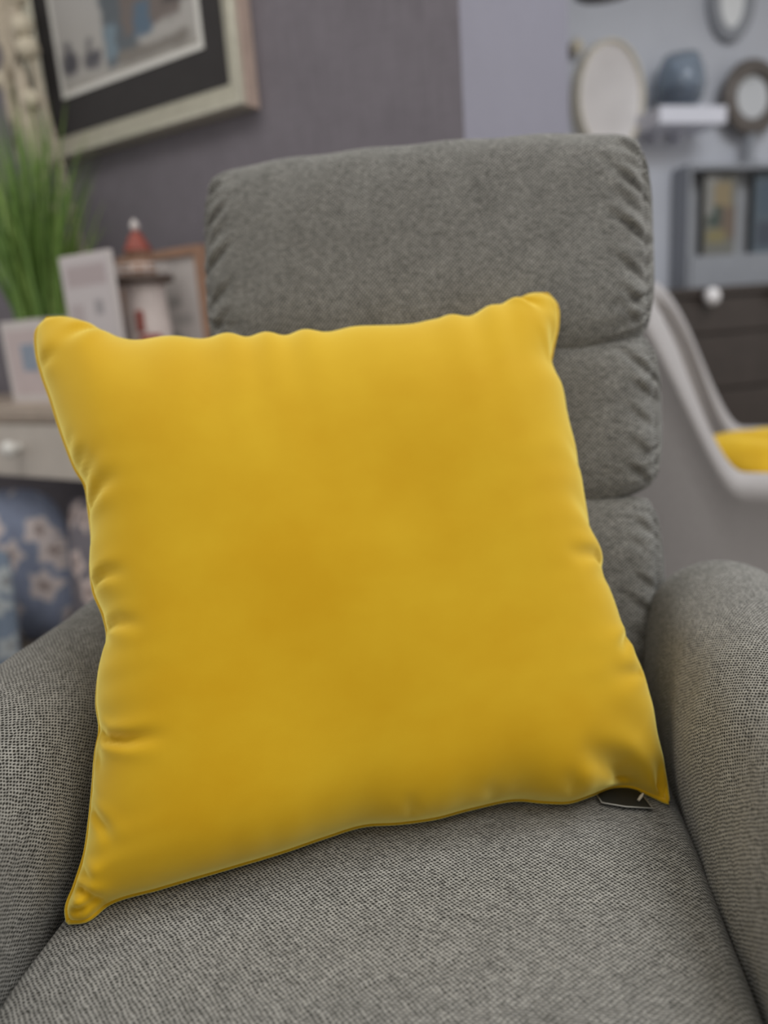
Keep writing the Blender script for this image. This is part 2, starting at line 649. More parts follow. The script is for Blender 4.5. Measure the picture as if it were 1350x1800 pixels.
def pad(name, s0, s1, zc, ha, hc, back_off=0.0, expo=4.2, pw=7.5, pucker=0.004, seed=1, lean=0.25, tilt=0.0, crown=0.014, bow=2.2):
    """a stuffed back pad: superellipse section swept across the chair, gathered at both ends"""
    n, m = 141, 220
    tau = np.linspace(-1, 1, n)
    a = np.sign(tau) * (1 - (1 - np.abs(tau)) ** 1.9)
    phi = np.linspace(0, 2 * np.pi, 6001)
    cs, sn = np.cos(phi), np.sin(phi)
    ex_ = np.sign(cs) * np.abs(cs) ** (2 / expo)          # along the back (up)
    ey_ = np.sign(sn) * np.abs(sn) ** (2 / expo)          # towards the sitter
    al = np.r_[0, np.cumsum(np.hypot(np.diff(ex_ * ha), np.diff(ey_ * hc)))]
    phi = np.interp(np.linspace(0, al[-1], m, endpoint=False), al, phi)
    cs, sn = np.cos(phi), np.sin(phi)
    ex_ = np.sign(cs) * np.abs(cs) ** (2 / expo)
    ey_ = np.sign(sn) * np.abs(sn) ** (2 / expo)
    dim = [(sg, (q_ + r0_) * ha, dp_, ln_) for sg in (-1, 1) for q_, r0_, dp_, ln_ in zip(
        np.arange(-0.86, 0.9, 0.26 * 0.13 / ha), np.random.default_rng(seed + 40).uniform(-0.07, 0.07, 20),
        np.random.default_rng(seed + 41).uniform(0.5, 1.25, 20), np.random.default_rng(seed + 42).uniform(0.010, 0.024, 20))]
    e1 = np.array([0, lean, 1.0]) / math.hypot(lean, 1)
    e2 = np.array([0, -1.0, lean]) / math.hypot(lean, 1)
    zc0 = zc
    tc = 0.40 + (zc0 - 0.46) * 0.25 + hc + back_off
    r = np.random.default_rng(seed)
    ph = r.uniform(0, 6.28, 6)
    V, UVs = [], []
    arc = np.r_[0, np.cumsum(np.hypot(np.diff(ex_ * ha), np.diff(ey_ * hc)))]
    for i in range(n):
        k1 = (1 - abs(a[i]) ** pw) ** (1 / 2.6) if abs(a[i]) < 1 else 0
        k1 = max(k1, 0.0)
        kk = 0.62 + 0.38 * k1 if abs(a[i]) < 1 else 0.62
        s = (s0 + s1) / 2 + a[i] * (s1 - s0) / 2
        dist = (1 - abs(a[i])) * (s1 - s0) / 2
        g = math.exp(-dist / 0.022)
        pk = 0.45 * pucker * g * (np.abs(np.sin(phi * 9 + ph[0] + 18 * dist)) ** 0.6 * 1.6 - 1.3 + 0.6 * np.sin(phi * 23 + ph[1] + 30 * dist) + 0.4 * np.sin(phi * 37 + ph[2]))
        und = 0.0016 * np.sin(phi * 5 + ph[3] + 7 * a[i]) * np.sin(a[i] * 9 + ph[4])
        cr = crown * (1 - a[i] ** 2)
        hh = ha * (0.86 + 0.14 * k1) + pk + und + cr * np.where(ex_ < 0, bow, 0.3) * np.abs(ex_)
        tk = hc * kk * 1.0 + pk + und + cr
        hpos = ex_ * hh
        for sg, hz_, dp_, ln_ in dim:
            if sg * a[i] > 0 and dist < 0.09:
                # slanting dimple that starts at the seam and runs inwards and upwards
                cc = hpos - (hz_ + 0.7 * (dist - 0.012))
                tk = tk - np.where(ey_ > 0, 0.75 * pucker * dp_ * np.exp(-((dist - 0.012) / ln_) ** 2) * (np.exp(-(cc / 0.0055) ** 2) - 0.5 * np.exp(-((cc - 0.012) / 0.007) ** 2)), 0)
        # side puff so the end is rounded, not a knife edge
        sx = s - np.sign(a[i]) * 0.0
        P = np.array([sx, tc, zc0 + tilt * a[i]])[None] + (ex_ * hh)[:, None] * e1[None] + (ey_ * tk)[:, None] * e2[None]
        V.append(P)
        UVs.append(np.stack([np.full(m, s), arc], -1))
    # rounded end caps
    def cap(ring, sgn):
        out, uvo = [], []
        c = ring.mean(0)
        for q in (0.96, 0.86, 0.62, 0.3):
            P = c + (ring - c) * q
            P[:, 0] = ring[:, 0] + sgn * 0.018 * math.sqrt(1 - q * q)
            out.append(P)
            uvo.append(np.stack([np.full(m, c[0] + sgn * (1 - q) * 0.08), arc], -1))
        return out, uvo
    c0, u0 = cap(V[0], -1)
    c1, u1 = cap(V[-1], 1)
    rings = c0[::-1] + V + c1
    ur = u0[::-1] + UVs + u1
    VV = np.vstack(rings)
    nn = len(rings)
    fs = grid_faces(nn, m, 0, True)
    fs.append(tuple(range(m))[::-1])
    fs.append(tuple(range((nn - 1) * m, nn * m)))
    return mesh_obj(name, VV, fs, M['seat'], recl, True, np.vstack(ur))


pad('headrest_pad', -0.270, 0.281, 1.000, 0.130, 0.075, -0.018, seed=3, tilt=-0.004, pucker=0.0085, bow=3.6)
pad('lumbar_pad', -0.268, 0.287, 0.788, 0.100, 0.075, -0.006, seed=5, pucker=0.0060, bow=3.0)
pad('lower_back_pad', -0.262, 0.284, 0.563, 0.134, 0.075, -0.010, seed=8, pucker=0.0050)

# shell behind the pads, base and feet (out of the photograph, they carry the chair)
sh = MB().box(-0.265, 0.275, -0.045, 0.045, -0.36, 0.36, 0.03).build('back_shell', M['seat'], recl)
sh.location = (0, 0.665, 0.76)
sh.rotation_euler = (-math.atan(0.25), 0, 0)
MB().box(-0.28, 0.28, -0.12, 0.60, 0.10, 0.34, 0.02).build('base_frame', M['base'], recl)
for sx in (-0.36, 0.36):
    for ty in (-0.12, 0.5):
        MB().lathe([(0.022, 0), (0.026, 0.004), (0.03, 0.12)], (sx, ty, 0), 20).build('foot', M['base'], recl, True)


def arm(side):
    """padded arm: rounded section swept from the back of the chair to the front, ends rounded"""
    n = 70
    # half section, u goes from inner bottom over the top to outer bottom: (s, z)
    sec = spline([(0.272, 0.10), (0.272, 0.30), (0.268, 0.42), (0.262, 0.50), (0.266, 0.555), (0.288, 0.605), (0.330, 0.632), (0.372, 0.632),
                  (0.415, 0.608), (0.450, 0.562), (0.468, 0.50), (0.466, 0.36), (0.462, 0.10)], 84)
    T = np.r_[np.linspace(0.52, 0.40, 16)[:-1], np.linspace(0.40, -0.22, 40), np.linspace(-0.22, -0.30, 16)[1:]]
    arc = np.r_[0, np.cumsum(np.linalg.norm(np.diff(sec, axis=0), axis=1))]
    cs, cz = 0.367, 0.40
    V, UVs = [], []
    for t in T:
        k = 1.0
        if t > 0.40:
            k = math.sqrt(max(0, 1 - ((t - 0.40) / 0.125) ** 2.2))
        if t < -0.20:
            k = math.sqrt(max(0, 1 - ((-0.20 - t) / 0.105) ** 2.2))
        k = max(k, 0.12)
        q = sec.copy()
        q[:, 0] = cs + (q[:, 0] - cs) * (0.55 + 0.45 * k)
        top = np.clip((sec[:, 1] - 0.40) / 0.23, 0, 1)
        q[:, 1] = sec[:, 1] - (1 - k) * 0.16 * top
        # the arm rises a little towards the front and swells inwards
        q[:, 1] -= 0.006 * np.clip((0.40 - t) / 0.5, 0, 1) * top
        bul = 0.0016 * np.sin(t * 40 + sec[:, 1] * 30) + 0.001 * np.sin(t * 90 - sec[:, 1] * 55)
        q[:, 0] += bul + 0.012 * np.clip((0.2 - t) / 0.35, 0, 1)
        V.append(np.stack([side * q[:, 0], np.full(len(q), t), q[:, 1]], -1))
        UVs.append(np.stack([np.full(len(q), t), arc], -1))
    m = len(sec)
    fs = grid_faces(len(V), m, 0, False, flip=(side > 0))
    base0 = list(range(m))
    base1 = [(len(V) - 1) * m + j for j in range(m)]
    fs.append(tuple(base0))
    fs.append(tuple(base1[::-1]))
    # underside
    fs.append(tuple([i * m for i in range(len(V))] + [i * m + m - 1 for i in range(len(V) - 1, -1, -1)]))
    return smooth_by_angle(mesh_obj('armrest', np.vstack(V), fs, M['arm'], recl, True, np.vstack(UVs)), 65)


arm(1)
arm(-1)

# ================================================================== the yellow cushion
L_PX = [(84, 560), (66, 580), (65, 618), (75, 660), (90, 702), (105, 750), (120, 792), (134, 826), (150, 852), (158, 900), (163, 945),
        (161, 1000), (166, 1040), (184, 1085), (190, 1112), (176, 1180), (172, 1240), (177, 1278), (170, 1320), (165, 1380), (159, 1440),
        (150, 1500), (131, 1560), (118, 1598), (121, 1620)]
B_PX = [(121, 1620), (150, 1617), (190, 1588), (280, 1560), (400, 1525), (500, 1495), (570, 1471), (640, 1450), (700, 1446), (760, 1438),
        (830, 1420), (910, 1405), (960, 1409), (1000, 1409), (1040, 1396), (1075, 1383), (1110, 1383), (1140, 1395), (1174, 1411)]
R_PX = [(962, 517), (978, 537), (980, 570), (970, 620), (966, 650), (984, 692), (992, 740), (1003, 785), (1020, 880), (1033, 945), (1053, 1000),
        (1050, 1014), (1063, 1042), (1090, 1112), (1125, 1190), (1140, 1240), (1150, 1290), (1165, 1350), (1174, 1411)]
T_PX = [(84, 560), (120, 560), (160, 574), (210, 600), (300, 622), (450, 622), (600, 612), (750, 596), (850, 572), (895, 543), (930, 519), (962, 517)]
NG = 150
DTL, DTR = 0.785, 0.862
TL = at_depth(*L_PX[0], DTL)
TR = at_depth(*R_PX[0], DTR)


def bottom_pt(x, y):
    P = at_z(x, y, 0.47)
    for _ in range(6):
        q = ch_local(P)
        P = at_z(x, y, float(seat_top(q[0], q[1])) + 0.004)
    return P


bp = spline(B_PX, NG)
Bw = np.array([bottom_pt(*p) for p in bp])
BL, BR = Bw[0], Bw[-1]
# both side seams lie on a plane through the corners; depth along the camera axis runs linearly between them
tt_ = np.linspace(0, 1, NG)


def edge(px, P0, P1, sag=0.0):
    p = spline(px, NG)
    d0, d1 = (P0 - CP) @ F, (P1 - CP) @ F
    d = d0 + (d1 - d0) * tt_ + sag * np.sin(np.pi * tt_)
    return np.array([at_depth(x, y, dd) for (x, y), dd in zip(p, d)])


Lw = edge(L_PX, TL, BL, 0.012)
Rw = edge(R_PX, TR, BR, 0.015)
Tw = edge(T_PX, TL, TR, 0.01)
u = tt_[:, None, None]                    # left -> right
v = tt_[None, :, None]                    # top -> bottom


def calm(E_, k=55):
    """low-passed copy of a seam with the same ends"""
    base = E_[0] + (E_[-1] - E_[0]) * tt_[:, None]
    d = E_ - base
    ext = np.vstack([-d[::-1], d[1:], -d[::-1][1:]])
    ker = np.hanning(2 * k + 1)
    ker /= ker.sum()
    sm = np.stack([np.convolve(ext[:, c], ker, 'same') for c in range(3)], -1)
    return base + sm[NG - 1:2 * NG - 1]


Ls, Rs, Ts, Bs = calm(Lw), calm(Rw), calm(Tw), calm(Bw, 40)
coons = ((1 - u) * Ls[None] + u * Rs[None]) + ((1 - v) * Ts[:, None] + v * Bs[:, None]) - (
    (1 - u) * (1 - v) * TL + u * (1 - v) * TR + (1 - u) * v * BL + u * v * BR)
coons = coons + (Lw - Ls)[None] * np.exp(-(u / 0.10) ** 1.5) + (Rw - Rs)[None] * np.exp(-((1 - u) / 0.10) ** 1.5)
coons = coons + (Tw - Ts)[:, None] * np.exp(-(v / 0.12) ** 1.5) + (Bw - Bs)[:, None] * np.exp(-((1 - v) / 0.10) ** 1.5)
du = TR - TL + BR - BL
dv = BL - TL + BR - TR
CN = np.cross(dv, du)
CN /= np.linalg.norm(CN)
if CN @ F > 0:
    CN = -CN                              # out of the cushion's face, towards us
uu, vv = np.meshgrid(tt_, tt_, indexing='ij')
xu, xv = np.abs(2 * uu - 1), np.abs(2 * vv - 1)
pil = ((1 - xu**4.6) * (1 - xv ** np.where(vv < 0.5, 3.8, 11.0))) ** 0.52
# ears: corners stay flat
front = 0.088 * pil * (1 - 0.38 * np.clip((vv - 0.45) / 0.55, 0, 1) ** 1.5)
px = project(coons)                       # where each point of the seam plane sits in the photograph


def crease(poly, width, depth, soft=1.0):
    """distance field to a polyline of photo points -> fold profile (a valley with a small ridge beside it)"""
    best = np.full(px.shape[:2], 1e9)
    along = np.zeros(px.shape[:2])
    P = np.asarray(poly, float)
    tot = np.linalg.norm(np.diff(P, axis=0), axis=1).sum()
    acc = 0
    for a, b in zip(P[:-1], P[1:]):
        ab = b - a
        L = np.linalg.norm(ab)
        t = np.clip(((px - a) @ ab) / (L * L), 0, 1)
        dd = np.linalg.norm(px - a - t[..., None] * ab, axis=-1)
        s = dd < best
        best = np.where(s, dd, best)
        along = np.where(s, (acc + t * L) / tot, along)
        acc += L
    fade = 0.5 + 0.5 * np.cos(np.pi * np.clip(along, 0, 1))
    wd = width * (0.75 + 0.7 * along)
    return depth * fade * (-np.exp(-(best / wd) ** 2) + 0.28 * np.exp(-((best - wd * 2.1) / (wd * 1.3)) ** 2))


FOLDS = [  # start at the seam, fade into the face
    ([(128, 806), (150, 784)], 8, 0.003),
    ([(140, 838), (185, 826)], 8, 0.005),
    ([(150, 862), (178, 850), (200, 852)], 9, 0.005),
    ([(160, 912), (200, 888), (245, 880)], 11, 0.006),
    ([(163, 960), (190, 952)], 9, 0.002),
    ([(168, 1042), (205, 1032), (260, 1040)], 9, 0.006),
    ([(186, 1090), (196, 1076)], 8, 0.004),
    ([(189, 1114), (225, 1112), (290, 1128)], 9, 0.005),
    ([(190, 1130), (215, 1152)], 8, 0.004),
    ([(176, 1278), (205, 1302), (245, 1306), (330, 1298)], 9, 0.008),
    ([(178, 1290), (190, 1330), (215, 1365)], 9, 0.004),
    ([(165, 1385), (188, 1420)], 8, 0.003),
    ([(152, 1560), (200, 1590), (240, 1580)], 11, 0.005),
    ([(180, 1330), (195, 1370)], 8, 0.003),
    ([(172, 1420), (200, 1450), (225, 1490)], 9, 0.004),
    ([(148, 1520), (185, 1560)], 10, 0.005),
    ([(140, 1600), (175, 1582), (200, 1572)], 8, 0.006),
    ([(1030, 940), (1000, 915), (950, 890)], 14, 0.004),
    ([(1052, 1002), (1020, 996), (980, 1003), (940, 1000)], 11, 0.007),
    ([(1010, 830), (980, 812), (945, 800)], 13, 0.003),
    ([(1086, 1125), (1068, 1145), (1050, 1165)], 9, 0.006),
    ([(1100, 1190), (1060, 1195), (1010, 1190)], 14, 0.003),
    ([(1110, 1390), (1060, 1350), (1000, 1325), (960, 1325)], 17, 0.012),
    ([(1165, 1400), (1140, 1355), (1110, 1325)], 17, 0.011),
    ([(1000, 1405), (975, 1370), (960, 1345)], 12, 0.004),
    ([(860, 1412), (840, 1385), (830, 1360)], 12, 0.003),
    ([(720, 1440), (710, 1412), (705, 1385)], 10, 0.003),
    ([(966, 648), (962, 600), (948, 570)], 9, 0.008),
    ([(895, 560), (930, 560), (955, 575)], 9, 0.004),
    ([(182, 590), (150, 610), (110, 640)], 12, 0.004),
    ([(70, 660), (105, 652), (130, 650)], 9, 0.003),
    ([(300, 615), (305, 640)], 10, 0.003), ([(470, 615), (480, 660)], 10, 0.004), ([(560, 612), (565, 640)], 9, 0.003),
    ([(640, 606), (645, 640)], 9, 0.003), ([(760, 590), (770, 640)], 10, 0.004), ([(380, 620), (385, 650)], 9, 0.003),
]
wr = np.zeros_like(front)
for poly, wdt, dep in FOLDS:
    wr += crease(poly, wdt, dep * 1.7)
edge_fade = np.clip(np.minimum(np.minimum(uu, 1 - uu), np.minimum(vv, 1 - vv)) / 0.02, 0, 1)
# small gathers where the filling pulls on the seams
gl = 0.0016 * np.sin(vv * 75 + 3 * np.sin(vv * 21)) * np.exp(-uu / 0.05) + 0.0014 * np.sin(vv * 68 + 2.5 * np.sin(vv * 17)) * np.exp(-(1 - uu) / 0.05)
gt = 0.0020 * np.sin(uu * 60 + 2.0 * np.sin(uu * 15)) * np.exp(-vv / 0.09) + 0.0012 * np.sin(uu * 66 + 2 * np.sin(uu * 19)) * np.exp(-(1 - vv) / 0.06)
soft = 0.0016 * (np.sin(uu * 7 + 3 * vv) * np.sin(vv * 6 + 1.2) + 0.6 * np.sin(uu * 13 - vv * 9))
front = front + (wr + gl + gt + soft * pil) * edge_fade
backd = 0.060 * pil
Fv = coons + CN * front[..., None]
# the filling rolls over the top seam between the two ears
UPV = -dv / np.linalg.norm(dv)
ears = 1 / (1 + np.exp(-(uu - 0.225) / 0.026)) / (1 + np.exp((uu - 0.925) / 0.009))
roll_ = 0.020 * (vv / 0.045) * np.exp(1 - vv / 0.045) * ears * (1 + 0.12 * np.sin(uu * 62 + 2.2 * np.sin(uu * 14)))
Fv = Fv + UPV * roll_[..., None]
Bv = coons - CN * backd[..., None]
q = ch_local(Bv)
Bv[..., 2] = np.maximum(Bv[..., 2], seat_top(q[..., 0], q[..., 1]) + 0.003)
q = ch_local(Fv)
inside = np.clip(edge_fade * 1.0, 0, 1)
Fv[..., 2] = np.maximum(Fv[..., 2], seat_top(q[..., 0], q[..., 1]) + 0.003)

cush = empty('yellow_cushion', (BL + BR) / 2)
tag(cush, 'large square yellow velvet cushion leaning on the grey recliner', 'cushion')
cush_o = np.array(cush.location)
uvf = np.stack([uu * 0.56, vv * 0.56], -1).reshape(-1, 2)
mesh_obj('cover', np.vstack([Fv.reshape(-1, 3), Bv.reshape(-1, 3)]) - cush_o, grid_faces(NG, NG) + grid_faces(NG, NG, NG * NG, flip=True),
         M['yellow'], cush, True, np.vstack([uvf, uvf]))
# seam rim all the way round
rim = np.vstack([Lw[::-1], Tw[1:], Rw[1:], Bw[::-1][1:-1]])
rim = np.vstack([rim, rim[:1]])
mb = MB()
mb.tube([p - cush_o for p in rim], 0.0022, 6)
mb.build('seam', M['yellow'], cush, True)
# swing tag lying on the seat, tied to the seam
TAG = [(1050, 1398), (1058, 1411), (1100, 1418), (1147, 1421), (1130, 1399), (1112, 1376), (1072, 1374)]


def on_seat(x, y, lift=0.002):
    P = at_z(x, y, 0.47)
    for _ in range(6):
        qq = ch_local(P)
        P = at_z(x, y, float(seat_top(qq[0], qq[1])) + lift)
    return P


tv = [on_seat(*p, 0.0035) - cush_o for p in TAG]
k = len(tv)
tg = mesh_obj('swing_tag', tv + [p - Z3 * 0.0012 for p in tv], [tuple(range(k))[::-1], tuple(range(k, 2 * k))] + [(i, (i + 1) % k, k + (i + 1) % k, k + i) for i in range(k)], M['tagblack'], cush, False)
tg['label'] = 'black card swing tag with a silver border line'
mb = MB()
mb.tube([on_seat(*p, 0.0042) - cush_o for p in TAG[:5]], 0.0007, 6)
mb.build('tag_border', M['tagsilver'], tg, True)
mb = MB()
mb.tube([on_seat(1131, 1394, 0.010) - cush_o, on_seat(1127, 1400, 0.007) - cush_o, on_seat(1122, 1407, 0.005) - cush_o], [0.0006, 0.0015, 0.0012], 8)
mb.build('tag_toggle', M['cream'], cush, True)

# ================================================================== left: console, picture and ornaments
EX = -WD


def con_world(x, y, z):
    return CQ + EX * x + WN * y + Z3 * z


def con_root(name, x, y, z, rz=0.0):
    return empty(name, con_world(x, y, z), math.atan2(EX[1], EX[0]) + rz)


# ---- console table with drawers
con = con_root('console_table', 0, 0, 0)
tag(con, 'greige painted console table with drawers and round pale knobs against the grey wall', 'console table')
CX0, CX1 = -1.38, 0.93
MB().box(CX0, CX1, 0.0, 0.39, 0.742, 0.78, 0.006).box(CX0 + 0.008, CX1 - 0.008, 0.006, 0.385, 0.728, 0.7425, 0.004).build('top', M['console_top'], con)
MB().box(CX0 + 0.02, CX1 - 0.02, 0.03, 0.375, 0.575, 0.728).build('body', M['console'], con)
for i, xc in enumerate((-0.884, -0.124, 0.556)):
    hw = 0.335 if i < 2 else 0.31
    dr = MB().box(xc - hw, xc + hw, 0.010, 0.032, 0.568, 0.724, 0.004).build('drawer', M['console'], con)
    Mk = Matrix.Rotation(math.pi / 2, 4, 'X')
    MB().lathe([(0.014, 0), (0.012, 0.006), (0.010, 0.014), (0.019, 0.020), (0.025, 0.030), (0.025, 0.038), (0.017, 0.048), (0.005, 0.052)],
               (xc + 0.026, 0.010, 0.656), 24, Mk).build('knob', M['chrome'], dr, True)
for x in (CX0 + 0.045, CX1 - 0.045):
    for y in (0.05, 0.345):
        MB().box(x - 0.022, x + 0.022, y - 0.022, y + 0.022, 0.0, 0.576, 0.004).build('leg', M['console'], con)


# ---- pillows standing on the floor under the console
def pillow(name, mat, label, loc, rz, lean, w, h, t, group=None, uvoff=(0, 0), roll=0.0, pinch=0.05, rnd=0.0):
    n = 41
    a = np.linspace(-1, 1, n)
    A, B = np.meshgrid(a, a, indexing='ij')
    z = t / 2 * ((1 - np.abs(A) ** 2.6) * (1 - np.abs(B) ** 2.6)) ** 0.6
    ed = 1 - pinch * (1 - A**2) * np.abs(B) ** 3
    ed2 = 1 - pinch * (1 - B**2) * np.abs(A) ** 3
    X, Y = A * w / 2 * ed2, B * h / 2 * ed
    X, Y = X * np.sqrt(1 - rnd * np.abs(B) ** 4), Y * np.sqrt(1 - rnd * np.abs(A) ** 4)
    c, s_ = math.cos(roll), math.sin(roll)
    X, Y = X * c - Y * s_, X * s_ + Y * c
    z = z + 0.004 * np.sin(A * 9 + B * 5) * (1 - A**2) * (1 - B**2)
    fr = np.stack([X, -z, Y], -1).reshape(-1, 3)
    bk = np.stack([X, z, Y], -1).reshape(-1, 3)
    V = np.vstack([fr, bk])
    V = V - np.array([0, 0, 0])
    cl, sl = math.cos(lean), math.sin(lean)
    Rx = np.array([[1, 0, 0], [0, cl, sl], [0, -sl, cl]])
    V = V @ Rx.T
    V[:, 2] -= V[:, 2].min() - 0.004
    uvp = np.stack([A * w / 2 + uvoff[0], B * h / 2 + uvoff[1]], -1).reshape(-1, 2)
    root = empty(name, loc, rz)
    tag(root, label, 'cushion', group)
    mesh_obj('cover', V, grid_faces(n, n) + grid_faces(n, n, n * n, flip=True), mat, root, True, np.vstack([uvp, uvp + 0.3]))
    ring = [i * n for i in range(n)] + [(n - 1) * n + j for j in range(1, n)] + [i * n + n - 1 for i in range(n - 2, -1, -1)] + [j for j in range(n - 2, -1, -1)]
    mb_ = MB()
    mb_.tube([V[i] for i in ring], 0.003, 6)
    mb_.build('seam', mat, root, True)
    return root


M['blue_floral'] = floral('blue_floral_cotton', (146, 157, 184), (218, 208, 208), (164, 148, 146), 7.5)
M['mauve_floral'] = floral('grey_floral_cotton', (140, 136, 146), (222, 206, 204), (160, 142, 138), 8)
M['navy'] = floral('dark_blue_floral_cotton', (128, 144, 166), (176, 184, 190), (140, 144, 150), 9)
rzc = math.atan2(EX[1], EX[0])
pillow('blue_floral_cushion', M['blue_floral'], 'blue cushion printed with pale flowers under the console table', con_world(-0.355, 0.07, 0.0), rzc + 0.2, 0.14, 0.47, 0.49, 0.15, 'floral cushions under the console', roll=0.05, pinch=0.0, rnd=0.34)
pillow('grey_floral_cushion', M['mauve_floral'], 'mauve-grey cushion with pink flowers, right of the blue one under the console', con_world(0.125, 0.11, 0.0), rzc, 0.12, 0.47, 0.50, 0.12, 'floral cushions under the console', (0.13, 0.07), rnd=0.2)
pale = at_plane(22, 1080, CQ - WN * 0.16, WN) - CQ
pillow('pale_blue_cushion', M['navy'], 'dusty pale blue cushion at the photo edge, left of the blue floral one', con_world(float(pale @ EX) - 0.215, -0.16, 0.0), rzc + 0.15, 0.12, 0.38, 0.40, 0.10, 'floral cushions under the console', (0.31, 0.2), rnd=0.2)


# ---- wall picture
FO = 0.06
pic = empty('wall_picture', WALLP + EX * 0.164 + Z3 * 1.486 - WN * 0.001, rzc)
tag(pic, 'large picture in a stepped silver frame hanging on the grey wall above the console', 'picture')
# local x along the wall about the picture's centre, y into the wall, z up from the lower edge
OX, OZ = 0.439, 0.76
IX, IZ0 = 0.371, 0.084
prof = [(0.0, 0.0), (0.0, -FO + 0.012), (0.004, -FO + 0.002), (0.014, -FO), (0.026, -FO + 0.004), (0.032, -FO + 0.014), (0.048, -FO + 0.018), (0.054, -FO + 0.026), (0.066, -FO + 0.028), (0.072, -FO + 0.036), (0.072, 0.0)]
prof = [(a * 0.066 / 0.072, b) for a, b in prof]


def rail(p0, p1, inward):
    """mitred moulding from corner p0 to p1 (x,z), inward unit (x,z)"""
    p0, p1 = np.array(p0, float), np.array(p1, float)
    d = (p1 - p0) / np.linalg.norm(p1 - p0)
    vs = []
    for base, sg in ((p0, 1), (p1, -1)):
        for a, yy in prof:
            q_ = base + np.array(inward) * a + d * sg * a
            vs.append((q_[0], yy, q_[1]))
    k_ = len(prof)
    fs = [(i, (i + 1) % k_, k_ + (i + 1) % k_, k_ + i) for i in range(k_)]
    fs += [tuple(range(k_))[::-1], tuple(range(k_, 2 * k_))]
    o = mesh_obj('frame_rail', vs, fs, M['silver'], pic, False)
    return smooth_by_angle(o, 25)


rail((-OX, 0), (OX, 0), (0, 1))
rail((OX, 0), (OX, OZ), (-1, 0))
rail((OX, OZ), (-OX, OZ), (0, -1))
rail((-OX, OZ), (-OX, 0), (1, 0))
for sx in (-1, 1):
    MB().box(sx * OX - (0.0 if sx > 0 else 0.004), sx * OX + (0.004 if sx > 0 else 0.0), -FO + 0.014, 0.0, -0.002, OZ + 0.002).build('frame_edge', M['pinkish'], pic)
MB().box(-IX - 0.004, IX + 0.004, -0.022, -0.016, IZ0 - 0.016, OZ - 0.06).build('mount_board', M['mat_dark'], pic)
MX, MZ = 0.297, 0.166
bw = 0.016
wb = MB()
for (x0, x1, z0, z1) in ((-MX, MX, MZ, MZ + bw), (-MX, MX, OZ - MZ - bw, OZ - MZ), (-MX, -MX + bw, MZ + bw, OZ - MZ - bw), (MX - bw, MX, MZ + bw, OZ - MZ - bw)):
    wb.box(x0, x1, -0.024, -0.0215, z0, z1)
wb.build('inner_border', M['mat_white'], pic)


def art_material():
    n = N('misty_harbour_print')
    sp = n.node('ShaderNodeSeparateXYZ')
    uv = n.uv()
    wob = n.node('ShaderNodeVectorMath', operation='ADD')
    nz = n.node('ShaderNodeTexNoise')
    n.put(nz.inputs['Vector'], uv)
    nz.inputs['Scale'].default_value = 9
    sc_ = n.node('ShaderNodeVectorMath', operation='SCALE')
    n.put(sc_.inputs[0], nz.outputs['Color'])
    sc_.inputs['Scale'].default_value = 0.10
    n.put(wob.inputs[0], uv)
    n.put(wob.inputs[1], sc_.outputs[0])
    n.put(sp.inputs[0], wob.outputs[0])
    X, Y = sp.outputs[0], sp.outputs[1]

    def rect(x0, x1, y0, y1, s=0.025):
        a = n.math('MULTIPLY', n.smooth(X, x0 - s, x0 + s), n.smooth(X, x1 + s, x1 - s))
        b = n.math('MULTIPLY', n.smooth(Y, y0 - s, y0 + s), n.smooth(Y, y1 + s, y1 - s))
        return n.math('MULTIPLY', a, b)
    col = n.ramp(Y, [(0.0, srgb(150, 146, 140)), (0.12, srgb(172, 170, 168)), (1.0, srgb(178, 178, 180))])
    for r_, c in ((rect(0.07, 0.18, 0.14, 0.30), (84, 84, 92)), (rect(0.10, 0.145, 0.25, 0.37), (92, 92, 100)), (rect(0.24, 0.37, 0.14, 0.24), (88, 88, 96)), (rect(0.27, 0.31, 0.20, 0.33), (94, 94, 100)),
                  (rect(0.42, 0.66, 0.10, 1.2), (96, 104, 112)), (rect(0.56, 0.96, 0.26, 1.2), (116, 108, 106)), (rect(0.64, 0.76, 0.22, 0.42), (92, 112, 132)),
                  (rect(0.76, 0.86, 0.50, 0.64), (176, 160, 152)), (rect(0.86, 1.02, 0.34, 0.56), (74, 72, 72)), (rect(0.42, 0.50, 0.14, 0.36), (120, 138, 152)), (rect(0.5, 1.0, 0.08, 0.17), (128, 124, 120))):
        col = n.mix(r_, col, srgb(*c))
    return n.set(Base_Color=col, Roughness=0.35)


ax, az0, az1 = MX - bw, MZ + bw, OZ - MZ - bw
mesh_obj('print', [(-ax, -0.0235, az0), (ax, -0.0235, az0), (ax, -0.0235, az1), (-ax, -0.0235, az1)], [(0, 1, 2, 3)], art_material(), pic, False, [(0, 0), (1, 0), (1, 1), (0, 1)])

# ---- planter with tall grass
pl = con_root('potted_grass', -0.075, 0.15, 0.78)
tag(pl, 'tall green ornamental grass in a square white planter on the console table', 'plant')
pw_ = 0.098
mb = MB()
for (x0, x1, y0, y1) in ((-pw_, pw_, -0.085, -0.077), (-pw_, pw_, 0.077, 0.085), (-pw_, -pw_ + 0.008, -0.077, 0.077), (pw_ - 0.008, pw_, -0.077, 0.077)):
    mb.box(x0, x1, y0, y1, 0.0, 0.232, 0.002)
mb.box(-pw_ + 0.008, pw_ - 0.008, -0.077, 0.077, 0.0, 0.01)
pot = mb.build('planter', M['white'], pl)
MB().box(-pw_ + 0.02, pw_ - 0.02, -0.0868, -0.0848, 0.025, 0.205).build('planter_panel', simple('pale_pink_panel', (206, 192, 194), 0.6, var=0.04), pot)
MB().box(-0.012, 0.06, -0.088, -0.0866, 0.09, 0.165).build('printed_patch', simple('blue_grey_print', (150, 164, 184), 0.6, var=0.1), pot)
